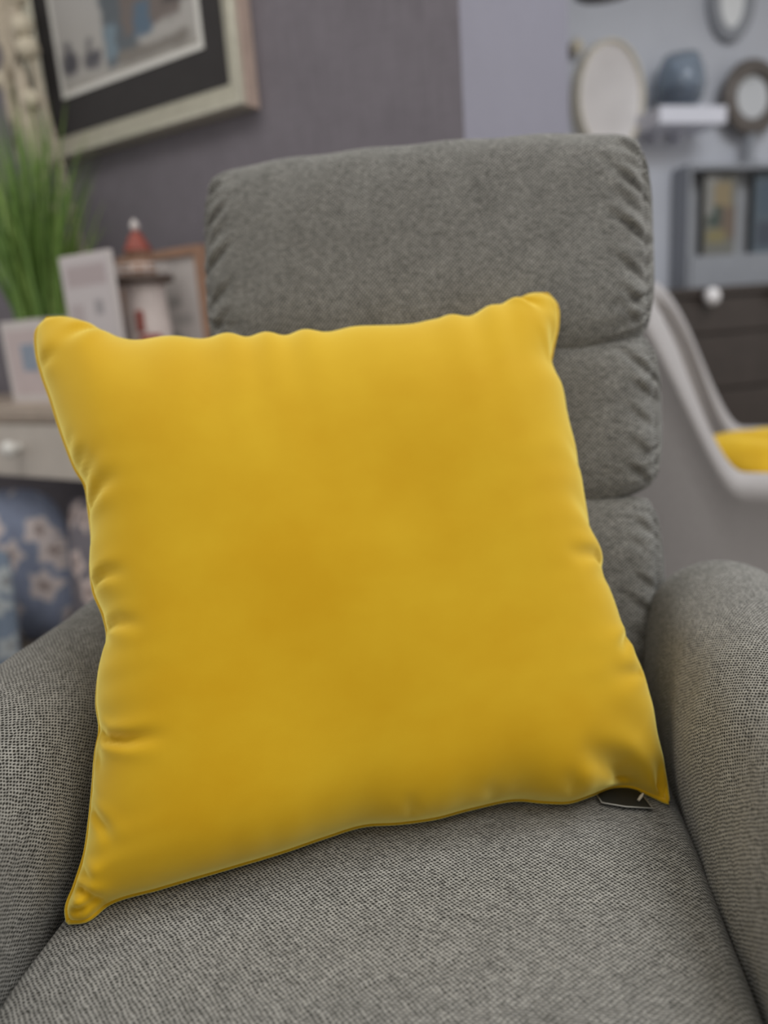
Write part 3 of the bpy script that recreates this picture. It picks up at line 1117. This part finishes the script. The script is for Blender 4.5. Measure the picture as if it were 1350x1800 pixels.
MB().box(-pw_ + 0.008, pw_ - 0.008, -0.077, 0.077, 0.19, 0.205).build('soil', simple('dark_soil', (50, 42, 34), 0.95, var=0.3, scale=80), pl)


def leaf_material():
    n = N('grass_blade_green')
    uv = n.uv()
    sp = n.node('ShaderNodeSeparateXYZ')
    n.put(sp.inputs[0], uv)
    wn_ = n.node('ShaderNodeTexWhiteNoise', noise_dimensions='1D')
    n.put(wn_.inputs['W'], n.math('FLOOR', sp.outputs[0]))
    col = n.ramp(wn_.outputs[0], [(0.0, srgb(72, 104, 42)), (0.5, srgb(112, 150, 70)), (1.0, srgb(164, 192, 112))])
    n.set(Base_Color=col, Roughness=0.5)
    return n.m


V, Fc, U_ = [], [], []
NB = 420
for b_ in range(NB):
    ang = random.uniform(0, 2 * math.pi)
    rr = math.sqrt(random.random())
    bx, by = 0.10 * rr * math.cos(ang) * 0.95, 0.066 * rr * math.sin(ang)
    Lb = random.uniform(0.30, 0.70) * (1.0 - 0.15 * rr)
    out = random.uniform(0.04, 0.20) * (0.4 + rr)
    dx = math.cos(ang + random.uniform(-0.5, 0.5)) * out
    dy = math.sin(ang + random.uniform(-0.5, 0.5)) * out * 0.6
    wd = random.uniform(0.0025, 0.0050)
    wa = random.uniform(0, math.pi)
    droop = random.uniform(0, 0.10) * rr
    o_ = len(V)
    ns_ = 7
    for i in range(ns_):
        t = i / (ns_ - 1)
        x = bx + dx * t**1.8
        y = max(min(by + dy * t**1.8, 0.085), -0.085)
        z = 0.20 + Lb * (t - droop * 2.2 * t**3)
        w_ = wd * (1 - t**2.2) + 0.0004
        V += [(x - math.cos(wa) * w_, y - math.sin(wa) * w_, z), (x + math.cos(wa) * w_, y + math.sin(wa) * w_, z)]
        U_ += [(b_ + 0.5, t), (b_ + 0.5, t)]
    for i in range(ns_ - 1):
        k_ = o_ + 2 * i
        Fc.append((k_, k_ + 1, k_ + 3, k_ + 2))
g_ = mesh_obj('grass_blades', V, Fc, leaf_material(), pl, True, U_)
g_['kind'] = 'stuff'

# ---- dried stems with round cream heads, standing in the planter's corner
ds = con_root('dried_flower_spray', -0.02, 0.295, 0.78)
tag(ds, 'pale dried flower stems with round cream heads rising behind the green grass', 'dried flowers')
MB().lathe([(0.034, 0), (0.038, 0.004), (0.046, 0.06), (0.040, 0.14), (0.026, 0.19), (0.030, 0.205), (0.026, 0.205), (0.020, 0.19)], n=28).build('vase', M['white'], ds, True)


def con_px(x, y, off):
    P = at_plane(x, y, CQ + WN * off, WN)
    d = P - np.array(ds.location)
    return np.array([d @ EX, d @ WN, d[2]])


def blob(c, r_, seed):
    m_ = MB()
    nr, nc = 12, 18
    rs = np.random.default_rng(seed)
    ph_ = rs.uniform(0, 6.28, 4)
    vs = []
    for i in range(nr + 1):
        th_ = math.pi * i / nr
        for j in range(nc):
            a_ = 2 * math.pi * j / nc
            k_ = r_ * (1 + 0.10 * math.sin(5 * a_ + ph_[0]) * math.sin(4 * th_ + ph_[1]) + 0.05 * math.sin(9 * a_ + ph_[2]))
            vs.append((c[0] + k_ * math.sin(th_) * math.cos(a_), c[1] + k_ * math.sin(th_) * math.sin(a_), c[2] + k_ * math.cos(th_)))
    fs = grid_faces(nr + 1, nc, 0, True, flip=True)
    m_.add(vs, fs)
    return m_


heads = [((40, 46), 0.030), ((50, 86), 0.031), ((57, 176), 0.028), ((8, 142), 0.026), ((28, -8), 0.03)]
for i, (p_, r_) in enumerate(heads):
    c = con_px(*p_, 0.29)
    blob(c, r_, i).build('flower_head', M['cream'], ds, True)
    mb = MB()
    x0 = (i - 2) * 0.006
    mid = np.array([x0 + (c[0] - x0) * 0.35, 0.0, c[2] * 0.5])
    mb.tube(spline([(x0, 0, 0.17), mid, tuple(c)], 9), 0.0035, 6)
    mb.build('stem', M['stalk'], ds, True)
for i, (xa, xb, yb) in enumerate(((0, -14, -60), (10, 4, -60), (22, 16, -60), (30, 24, -60), (38, 30, 10), (26, 12, 20))):
    c0_ = con_px(xa + 26, 250, 0.285 + 0.008 * (i % 3))
    c1_ = con_px(xa * 0.7 + 10, 110, 0.285 + 0.008 * (i % 3))
    c2_ = con_px(xb, yb, 0.285 + 0.008 * (i % 3))
    mb = MB()
    mb.tube(spline([((i - 2.5) * 0.006, 0.006, 0.17), c0_, c1_, c2_], 18), [0.0025] * 10 + [0.006, 0.011, 0.014, 0.015, 0.015, 0.014, 0.012, 0.007], 8)
    mb.build('plume', M['stalk'], ds, True)

# ---- white sign with faint print
sgx = at_plane(148, 470, CQ + WN * 0.035, WN) - CQ
sg = con_root('printed_sign', float(sgx @ EX), 0.035, 0.78)
tag(sg, 'thin white sign with faint grey print standing between the grass and the lighthouse', 'sign')
MB().box(-0.098, 0.098, 0, 0.014, 0, 0.372, 0.002).build('board', M['white'], sg)


def faint_print(name, blocks, ground):
    n = N(name)
    sp = n.node('ShaderNodeSeparateXYZ')
    n.put(sp.inputs[0], n.uv())
    col = srgb(*ground)
    for (x0, x1, y0, y1, c) in blocks:
        s_ = 0.02
        a = n.math('MULTIPLY', n.smooth(sp.outputs[0], x0 - s_, x0 + s_), n.smooth(sp.outputs[0], x1 + s_, x1 - s_))
        b = n.math('MULTIPLY', n.smooth(sp.outputs[1], y0 - s_, y0 + s_), n.smooth(sp.outputs[1], y1 + s_, y1 - s_))
        col = n.mix(n.math('MULTIPLY', a, b), col, srgb(*c))
    n.set(Base_Color=col, Roughness=0.6)
    return n.m


mesh_obj('print', [(-0.094, -0.001, 0.006), (0.094, -0.001, 0.006), (0.094, -0.001, 0.366), (-0.094, -0.001, 0.366)], [(0, 1, 2, 3)],
         faint_print('faint_sign_print', [(0.1, 0.92, 0.80, 0.94, (186, 174, 178)), (0.08, 0.36, 0.50, 0.68, (190, 180, 184)), (0.6, 0.78, 0.60, 0.70, (166, 162, 168)), (0.1, 0.9, 0.2, 0.4, (188, 180, 184))], (208, 202, 206)),
         sg, False, [(0, 0), (1, 0), (1, 1), (0, 1)])

# ---- oak picture frame standing at the wall
ofx = at_plane(272, 440, CQ + WN * 0.26, WN) - CQ
of = con_root('oak_photo_frame', float(ofx @ EX), 0.26, 0.78)
tag(of, 'oak photo frame with a pale botanical sheet standing behind the model lighthouse', 'photo frame')
for (x0, x1, z0, z1) in ((-0.165, -0.143, 0, 0.385), (0.143, 0.165, 0, 0.385), (-0.143, 0.143, 0, 0.022), (-0.143, 0.143, 0.363, 0.385)):
    MB().box(x0, x1, 0, 0.03, z0, z1, 0.002).build('frame_rail', M['wood'], of)
mesh_obj('print', [(-0.143, 0.012, 0.022), (0.143, 0.012, 0.022), (0.143, 0.012, 0.363), (-0.143, 0.012, 0.363)], [(0, 1, 2, 3)],
         faint_print('faint_botanical_print', [(0.55, 0.72, 0.62, 0.70, (170, 168, 168)), (0.60, 0.85, 0.48, 0.56, (178, 176, 176)), (0.50, 0.66, 0.34, 0.42, (140, 140, 140)), (0.52, 0.8, 0.12, 0.3, (172, 170, 170))], (204, 200, 200)),
         of, False, [(0, 0), (1, 0), (1, 1), (0, 1)])
MB().box(-0.143, 0.143, 0.013, 0.026, 0.022, 0.363).build('backing', M['dark'], of)

# ---- model lighthouse
lhx = at_plane(247, 470, CQ + WN * 0.165, WN) - CQ
lh = con_root('model_lighthouse', float(lhx @ EX), 0.165, 0.78)
tag(lh, 'white model lighthouse with a rust red roof standing on the console table', 'ornament')
MB().lathe([(0.080, 0), (0.082, 0.006), (0.080, 0.014), (0.066, 0.018), (0.062, 0.10), (0.056, 0.20), (0.051, 0.275), (0.054, 0.285), (0.056, 0.292)], n=40).build('tower', M['white_warm'], lh, True)
MB().lathe([(0.056, 0.292), (0.079, 0.297), (0.081, 0.304), (0.079, 0.312), (0.05, 0.314)], n=40).build('gallery', M['brownmetal'], lh, True)
rl = MB()
for z in (0.324, 0.338):
    rl.tube([(0.075 * math.cos(a), 0.075 * math.sin(a), z) for a in np.linspace(0, 2 * math.pi, 33)], 0.0022, 6)
for a in np.linspace(0, 2 * math.pi, 13)[:-1]:
    rl.tube([(0.075 * math.cos(a), 0.075 * math.sin(a), 0.311), (0.075 * math.cos(a), 0.075 * math.sin(a), 0.340)], 0.002, 6)
rl.build('railing', M['white'], lh, True)
MB().lathe([(0.038, 0.314), (0.038, 0.336), (0.030, 0.338), (0.030, 0.366), (0.035, 0.368), (0.035, 0.374)], n=24).build('lantern_room', M['wood'], lh, True)
MB().lathe([(0.036, 0.374), (0.036, 0.379), (0.027, 0.396), (0.019, 0.412), (0.010, 0.424), (0.006, 0.427)], n=32).build('roof', M['red'], lh, True)
MB().lathe([(0.003, 0.425), (0.010, 0.430), (0.012, 0.438), (0.010, 0.446), (0.004, 0.452), (0.001, 0.456)], n=16).build('finial', M['white'], lh, True)
MB().box(-0.011, 0.009, -0.062, -0.045, 0.172, 0.226, 0.003).build('window', M['red'], lh).rotation_euler = (0, 0, math.radians(30))
MB().box(0.03, 0.085, -0.075, -0.02, 0.0, 0.13, 0.003).add([(0.025, -0.08, 0.13), (0.09, -0.08, 0.13), (0.09, -0.015, 0.13), (0.025, -0.015, 0.13), (0.0575, -0.08, 0.165), (0.0575, -0.015, 0.165)],
                                                              [(0, 4, 5, 3), (1, 2, 5, 4), (0, 1, 4), (2, 3, 5), (0, 3, 2, 1)]).build('keeper_house', M['red'], lh)
MB().box(-0.006, 0.006, -0.006, 0.006, 0, 0.22, 0.002).build('grey_plank', simple('slate_grey_paint', (128, 130, 130), 0.6), lh).matrix_local = Matrix.Translation((-0.052, -0.062, 0.0)) @ Matrix.Rotation(0.02, 4, 'Y')  # narrow grey plank beside the tower

# ================================================================== right: grey tub chair with a small yellow cushion
TF = np.array([0.90, -0.436, 0])
TL_ = np.array([0.436, 0.90, 0])
TA = at_z(1255, 838, 0.55)
TA[2] = 0
TC = TA + TL_ * 0.39 + TF * 0.01
tub = empty('tub_chair', TC, math.atan2(TF[1], TF[0]))
tag(tub, 'light grey upholstered tub chair with sloping rolled rims behind the recliner', 'armchair')
# plan path of the shell, from the near arm's front round the back to the far arm's front
plan = [(0.40, -0.335), (0.25, -0.345), (0.08, -0.345), (-0.10, -0.335), (-0.21, -0.29), (-0.28, -0.19), (-0.31, 0.0), (-0.28, 0.19), (-0.21, 0.29), (-0.10, 0.335), (0.08, 0.345), (0.25, 0.345), (0.40, 0.335)]
path = spline(plan, 121)


def rim_h(x):
    k_ = np.clip((0.05 - x) / 0.25, 0, 1)
    return 0.55 + 0.45 * (k_ * k_ * (3 - 2 * k_)) ** 0.95


tang = np.gradient(path, axis=0)
tang /= np.linalg.norm(tang, axis=1)[:, None]
nrm = np.stack([tang[:, 1], -tang[:, 0]], -1)      # outwards
hs = rim_h(path[:, 0])
TK = 0.042
SEC = [(0.6, 0.0)] + [(1.0, 0.02)]
V = []
m = 0
for p_, n_, h_ in zip(path, nrm, hs):
    sec = [(TK * 0.8, 0.16), (TK * 0.86, h_ - 0.16), (TK * 0.88, h_ - 0.105), (TK * 0.80, h_ - 0.098), (TK * 0.80, h_ - 0.09), (TK * 1.02, h_ - 0.082)]
    for a in np.linspace(-0.25, math.pi + 0.25, 12):
        sec.append((TK * 1.18 * math.cos(a), h_ - 0.045 + 0.045 * math.sin(a)))
    sec += [(-TK * 0.9, h_ - 0.08), (-TK * 0.9, h_ - 0.2), (-TK * 0.9, 0.16)]
    m = len(sec)
    # lean the back outwards a little
    for a, z in sec:
        q_ = p_ + n_ * a
        back = np.clip(-q_[0] / 0.4, 0, 1)
        V.append((q_[0] - 0.05 * back * max(0, (z - 0.45)) / 0.5, q_[1], z))
fs = grid_faces(len(path), m, 0, True)
fs += [tuple(range(m))[::-1], tuple(range((len(path) - 1) * m, len(path) * m))]
smooth_by_angle(mesh_obj('shell', V, fs, M['grey_uphol'], tub, True), 50)
mb = MB()
pp = []
for p_, n_, h_ in zip(path, nrm, hs):
    q_ = p_ + n_ * TK * 0.86
    back = np.clip(-q_[0] / 0.4, 0, 1)
    z = h_ - 0.094
    pp.append((q_[0] - 0.05 * back * max(0, (z - 0.45)) / 0.5, q_[1], z))
mb.tube(pp, 0.006, 8)
mb.build('piping', M['grey_uphol'], tub, True)
MB().box(-0.25, 0.40, -0.29, 0.29, 0.16, 0.36, 0.03).build('seat_base', M['grey_uphol'], tub)
MB().box(-0.24, 0.42, -0.285, 0.285, 0.36, 0.435, 0.03).build('seat_cushion', M['grey_uphol'], tub)
for x in (-0.20, 0.32):
    for y in (-0.26, 0.26):
        MB().lathe([(0.014, 0), (0.016, 0.01), (0.024, 0.165)], (x, y, 0), 16).build('leg', M['darkwood'], tub, True)
sp_ = TC + TF * 0.13 + TL_ * 0.0
pillow('small_yellow_cushion', M['yellow_far'], 'small yellow cushion lying in the light grey tub chair', (sp_[0], sp_[1], 0.436), math.atan2(TF[1], TF[0]) + 0.75, 1.38, 0.37, 0.37, 0.12)

# ================================================================== far right: wall, shelf, hutch and ornaments
def far_root(name, x, y, z):
    P = FP + FD * x + FN * y + Z3 * z
    return empty(name, P, FRZ)


def fpx(x, y, off):
    return fl(far_at(x, y, off))


# dark sideboard
SB = 0.52
a_, b_ = fpx(1120, 505, SB), fpx(1350, 505, SB)
sb = far_root('dark_sideboard', 0, 0, 0)
tag(sb, 'dark brown wooden sideboard with pale round knobs behind the tub chair', 'sideboard')
sz = float((a_[2] + b_[2]) / 2)
sx0, sx1 = a_[0] - 0.03, a_[0] + 1.5
MB().box(sx0, sx1, -SB, -0.01, sz - 0.035, sz, 0.005).build('top', M['darkwood'], sb)
MB().box(sx0 + 0.02, sx1 - 0.02, -SB + 0.03, -0.02, 0.09, sz - 0.035).build('body', M['darkwood'], sb)
kx = fpx(1243, 522, SB)
M['knob_white'] = simple('white_porcelain', (238, 236, 238), 0.2, var=0.02)
for r_i, (z0, z1) in enumerate(((sz - 0.185, sz - 0.045), (sz - 0.42, sz - 0.195), (sz - 0.66, sz - 0.43))):
    for c_i in range(2):
        x0 = sx0 + 0.035 + c_i * 0.72
        dr = MB().box(x0, x0 + 0.70, -SB + 0.008, -SB + 0.032, z0, z1, 0.006).build('drawer', M['darkwood'], sb)
        kz = (z0 + z1) / 2 + (0.0 if r_i else float(kx[2]) - (z0 + z1) / 2)
        if r_i == 0:
            for kk in (0.0, 0.36):
                xk = float(kx[0]) + c_i * 0.72 + kk
                MB().lathe([(0.012, 0), (0.010, 0.012), (0.028, 0.020), (0.036, 0.034), (0.034, 0.048), (0.020, 0.059), (0.004, 0.063)], (xk, -SB + 0.008, kz), 20,
                           Matrix.Rotation(math.pi / 2, 4, 'X')).build('knob', M['knob_white'], dr, True)
for x in (sx0 + 0.06, sx1 - 0.06):
    for y in (-SB + 0.07, -0.07):
        MB().box(x - 0.025, x + 0.025, y - 0.025, y + 0.025, 0, 0.095, 0.004).build('leg', M['darkwood'], sb)

# grey hutch standing on the sideboard
HO = 0.13
M['hutch'] = simple('mid_grey_painted_wood', (150, 154, 162), 0.5, var=0.04)
M['hutch_in'] = simple('grey_cabinet_back', (160, 163, 168), 0.6, var=0.05)
h0 = fpx(1209, 400, HO)
ht = fpx(1260, 288, HO)
hu = far_root('display_hutch', 0, 0, sz)
tag(hu, 'grey open display hutch on the dark sideboard, pictures standing in it', 'cabinet')
hx0, hz = float(h0[0]), float(ht[2]) - sz
hx1 = hx0 + 0.95
MB().box(hx0, hx0 + 0.016, -HO, -0.012, 0.0, hz, 0.002).build('side_panel', M['hutch'], hu)
MB().box(hx1 - 0.022, hx1, -HO, -0.012, 0.0, hz, 0.002).build('side_panel', M['hutch'], hu)
MB().box(hx0 + 0.022, hx1 - 0.022, -HO, -0.012, hz - 0.022, hz, 0.002).build('top_panel', M['hutch'], hu)
MB().box(hx0 + 0.022, hx1 - 0.022, -HO, -0.012, 0.0, 0.15, 0.002).build('bottom_panel', M['hutch'], hu)
MB().box(hx0 + 0.022, hx1 - 0.022, -0.024, -0.012, 0.15, hz - 0.022).build('back_panel', M['hutch_in'], hu)


def canvas(name, label, x0p, x1p, y1p, mat_, off=0.075):
    p0, p1 = fpx(x0p, 400, off), fpx(x1p, 400, off)
    zt = float(fpx((x0p + x1p) / 2, y1p, off)[2])
    w_ = float(p1[0] - p0[0])
    rt = far_root(name, float(p0[0]) + w_ / 2, -off, sz + 0.1512)
    tag(rt, label, 'picture', 'pictures in the hutch')
    h_ = zt - sz - 0.1512
    MB().box(-w_ / 2, w_ / 2, 0, 0.02, 0, h_, 0.002).build('canvas', M['dark'], rt)
    mesh_obj('print', [(-w_ / 2 + 0.002, -0.001, 0.002), (w_ / 2 - 0.002, -0.001, 0.002), (w_ / 2 - 0.002, -0.001, h_ - 0.002), (-w_ / 2 + 0.002, -0.001, h_ - 0.002)], [(0, 1, 2, 3)], mat_, rt, False,
             [(0, 0), (1, 0), (1, 1), (0, 1)])


canvas('ochre_picture', 'small ochre and dark green picture at the left inside the grey hutch', 1236, 1292, 305,
       faint_print('ochre_green_print', [(0.0, 0.45, 0.5, 1.2, (150, 150, 148)), (0.30, 0.85, 0.55, 0.9, (146, 132, 104)), (0.45, 1.0, 0.2, 0.6, (116, 102, 90)), (0.12, 0.55, 0.36, 0.62, (72, 84, 78)), (0.1, 0.7, 0.16, 0.32, (136, 128, 92)), (0.0, 0.3, 0.5, 0.9, (140, 140, 136))], (118, 118, 112)))
canvas('blue_picture', 'slate blue picture at the right inside the grey hutch', 1322, 1400, 305,
       faint_print('slate_blue_print', [(0.1, 0.9, 0.5, 0.9, (84, 98, 112)), (0.1, 0.9, 0.1, 0.4, (74, 80, 92))], (92, 104, 114)))

# white wall shelf
s0 = fpx(1142, 205, 0.15)
zs = float(fpx(1200, 207, 0.15)[2])
shf = far_root('wall_shelf', float(s0[0]), 0, zs)
tag(shf, 'white wall shelf carrying the blue glass bowl', 'shelf')
M['shelf_white'] = simple('bright_white_gloss', (222, 224, 236), 0.35, var=0.02)
s9 = fpx(1258, 205, 0.15)
SLEN = float(s9[0] - s0[0])
MB().box(0, SLEN, -0.22, 0.0, -0.04, 0.03, 0.003).build('board', M['shelf_white'], shf)
for x in (0.10, SLEN - 0.12):
    MB().box(x, x + 0.02, -0.06, 0.0, -0.075, -0.04, 0.003).build('bracket', M['shelf_white'], shf)


def glass(name, rgb):
    n = N(name)
    n.set(Base_Color=srgb(*rgb), Roughness=0.12)
    n.bsdf.inputs['Transmission Weight'].default_value = 0.88
    n.bsdf.inputs['IOR'].default_value = 1.3
    return n.m


bc = fpx(1196, 140, 0.115)
bl = far_root('blue_glass_bowl', float(bc[0]), -0.115, zs + 0.031)
tag(bl, 'slate blue glass bowl vase standing on the white wall shelf', 'vase')
MB().lathe([(0.045, 0), (0.06, 0.004), (0.092, 0.045), (0.105, 0.10), (0.098, 0.16), (0.075, 0.215), (0.070, 0.222), (0.068, 0.218), (0.09, 0.16), (0.098, 0.10), (0.085, 0.05), (0.05, 0.012)], n=36).build('bowl', glass('slate_blue_glass', (206, 216, 226)), bl, True)
MB().lathe([(0.048, 0.013), (0.080, 0.05), (0.090, 0.09), (0.01, 0.092)], n=32).build('filling', simple('blue_pebbles', (104, 116, 136), 0.5, var=0.3, scale=60), bl, True)


def wall_oval(name, label, cat, px_, py_, rx, rz_, th_, matf, matr, rim_w):
    """oval plate or mirror hung on the far wall; local y points into the wall"""
    c = fpx(px_, py_, 0.02)
    d = float((far_at(px_, py_, 0.02) - CP) @ F) / FPX
    rt = far_root(name, float(c[0]), -0.001, float(c[2]))
    tag(rt, label, cat)
    RX, RZ = rx * d, rz_ * d
    n_ = 48

    def rings(pr):
        vs = []
        for k_, yy in pr:
            for a in np.linspace(0, 2 * math.pi, n_, endpoint=False):
                vs.append(((RX - k_) * math.cos(a), yy, (RZ - k_) * math.sin(a)))
        return vs
    pr = [(0.0, 0.0), (-0.004, -th_ * 0.5), (0.004, -th_), (rim_w * 0.6, -th_ * 1.02), (rim_w, -th_ * 0.75)]
    vs = rings(pr)
    mesh_obj('rim', vs, grid_faces(len(pr), n_, 0, True) + [tuple(range(n_))], matr, rt, True)
    pr2 = [(rim_w, -th_ * 0.75), (rim_w + 0.03, -th_ * 0.62), (min(RX, RZ) * 0.8, -th_ * 0.6)]
    vs = rings(pr2)
    mesh_obj('face', vs, grid_faces(len(pr2), n_, 0, True) + [tuple(range(2 * n_, 3 * n_))], matf, rt, True)


M['plate'] = simple('cream_glazed_ceramic', (222, 218, 218), 0.35, var=0.05, scale=10)
wall_oval('oval_wall_plate', 'large oval cream plate with a pale gold rim on the far wall', 'plate', 1066, 176, 66, 92, 0.07, M['plate'], M['gold'], 0.018)
wall_oval('oval_mirror', 'oval mirror in a grey frame at the top of the photo', 'mirror', 1285, 0, 46, 66, 0.04, simple('white_mirror_face', (238, 241, 244), 0.1, 0.0, 0.01), M['hutch'], 0.055)  # bright reflection painted on as plain white, the face is not silvered

# round mirror on a stem, standing on the hutch
rc = fpx(1322, 172, 0.07)
dd = float((far_at(1322, 172, 0.07) - CP) @ F) / FPX
hzw = sz + hz
rm = far_root('round_mirror', float(rc[0]), -0.07, hzw + 0.0005)
tag(rm, 'round mirror in a thick bronze ring on a stem, standing on the hutch', 'mirror')
zc_ = float(rc[2]) - hzw
RR = 48 * dd
V = []
nt_, nr_ = 40, 14
for i in range(nt_):
    a = 2 * math.pi * i / nt_
    for j in range(nr_):
        b = 2 * math.pi * j / nr_
        r_ = RR + 0.037 * math.cos(b)
        V.append((r_ * math.cos(a), 0.026 * math.sin(b), zc_ + r_ * math.sin(a)))
fs = []
for i in range(nt_):
    for j in range(nr_):
        fs.append((i * nr_ + j, i * nr_ + (j + 1) % nr_, ((i + 1) % nt_) * nr_ + (j + 1) % nr_, ((i + 1) % nt_) * nr_ + j))
mesh_obj('ring', V, fs, simple('bronze_ring', (104, 98, 94), 0.5, 0.2, 0.25, 20), rm, True)
MB().lathe([(RR - 0.01, -0.004), (RR - 0.01, 0.004)], (0, 0, zc_), 36, Matrix.Rotation(math.pi / 2, 4, 'X')).build('glass', simple('mirror_glass', (200, 204, 210), 0.08, 1.0, 0.01), rm)
MB().lathe([(0.05, 0), (0.05, 0.008), (0.03, 0.016), (0.024, 0.03), (0.026, max(0.06, zc_ - RR - 0.03))], n=24).build('stem', M['hutch'], rm, True)

# black pendant shade hanging at the top
pc = far_at(1068, -28, 0.6)
pd = empty('pendant_lamp', (pc[0], pc[1], 2.8))
tag(pd, 'black metal pendant lamp shade peeking in at the top', 'lamp')
dz = float(pc[2]) - 2.8
MB().lathe([(0.115, dz - 0.02), (0.112, dz + 0.02), (0.085, dz + 0.09), (0.04, dz + 0.13), (0.02, dz + 0.14), (0.015, dz + 0.17)], n=32).build('shade', M['blacklamp'], pd, True)
mb = MB()
mb.tube([(0, 0, dz + 0.15), (0, 0, 0)], 0.004, 6)
mb.build('cord', M['blacklamp'], pd, True)

# small cream knob on the far wall beside the plate
kp = fpx(1011, 84, 0.03)
kb = far_root('wall_hook', float(kp[0]), -0.0005, float(kp[2]))
tag(kb, 'small cream round wall hook just above the oval plate', 'wall hook')
MB().lathe([(0.016, 0), (0.012, 0.01), (0.012, 0.02), (0.028, 0.03), (0.032, 0.045), (0.024, 0.058), (0.006, 0.064)], (0, 0, 0), 20, Matrix.Rotation(math.pi / 2, 4, 'X')).build('knob', M['cream'], kb, True)
MB().lathe([(0.022, -0.0003), (0.024, 0.003), (0.018, 0.006)], (0, 0, 0), 20, Matrix.Rotation(math.pi / 2, 4, 'X')).build('back_plate', M['hutch'], kb, True)
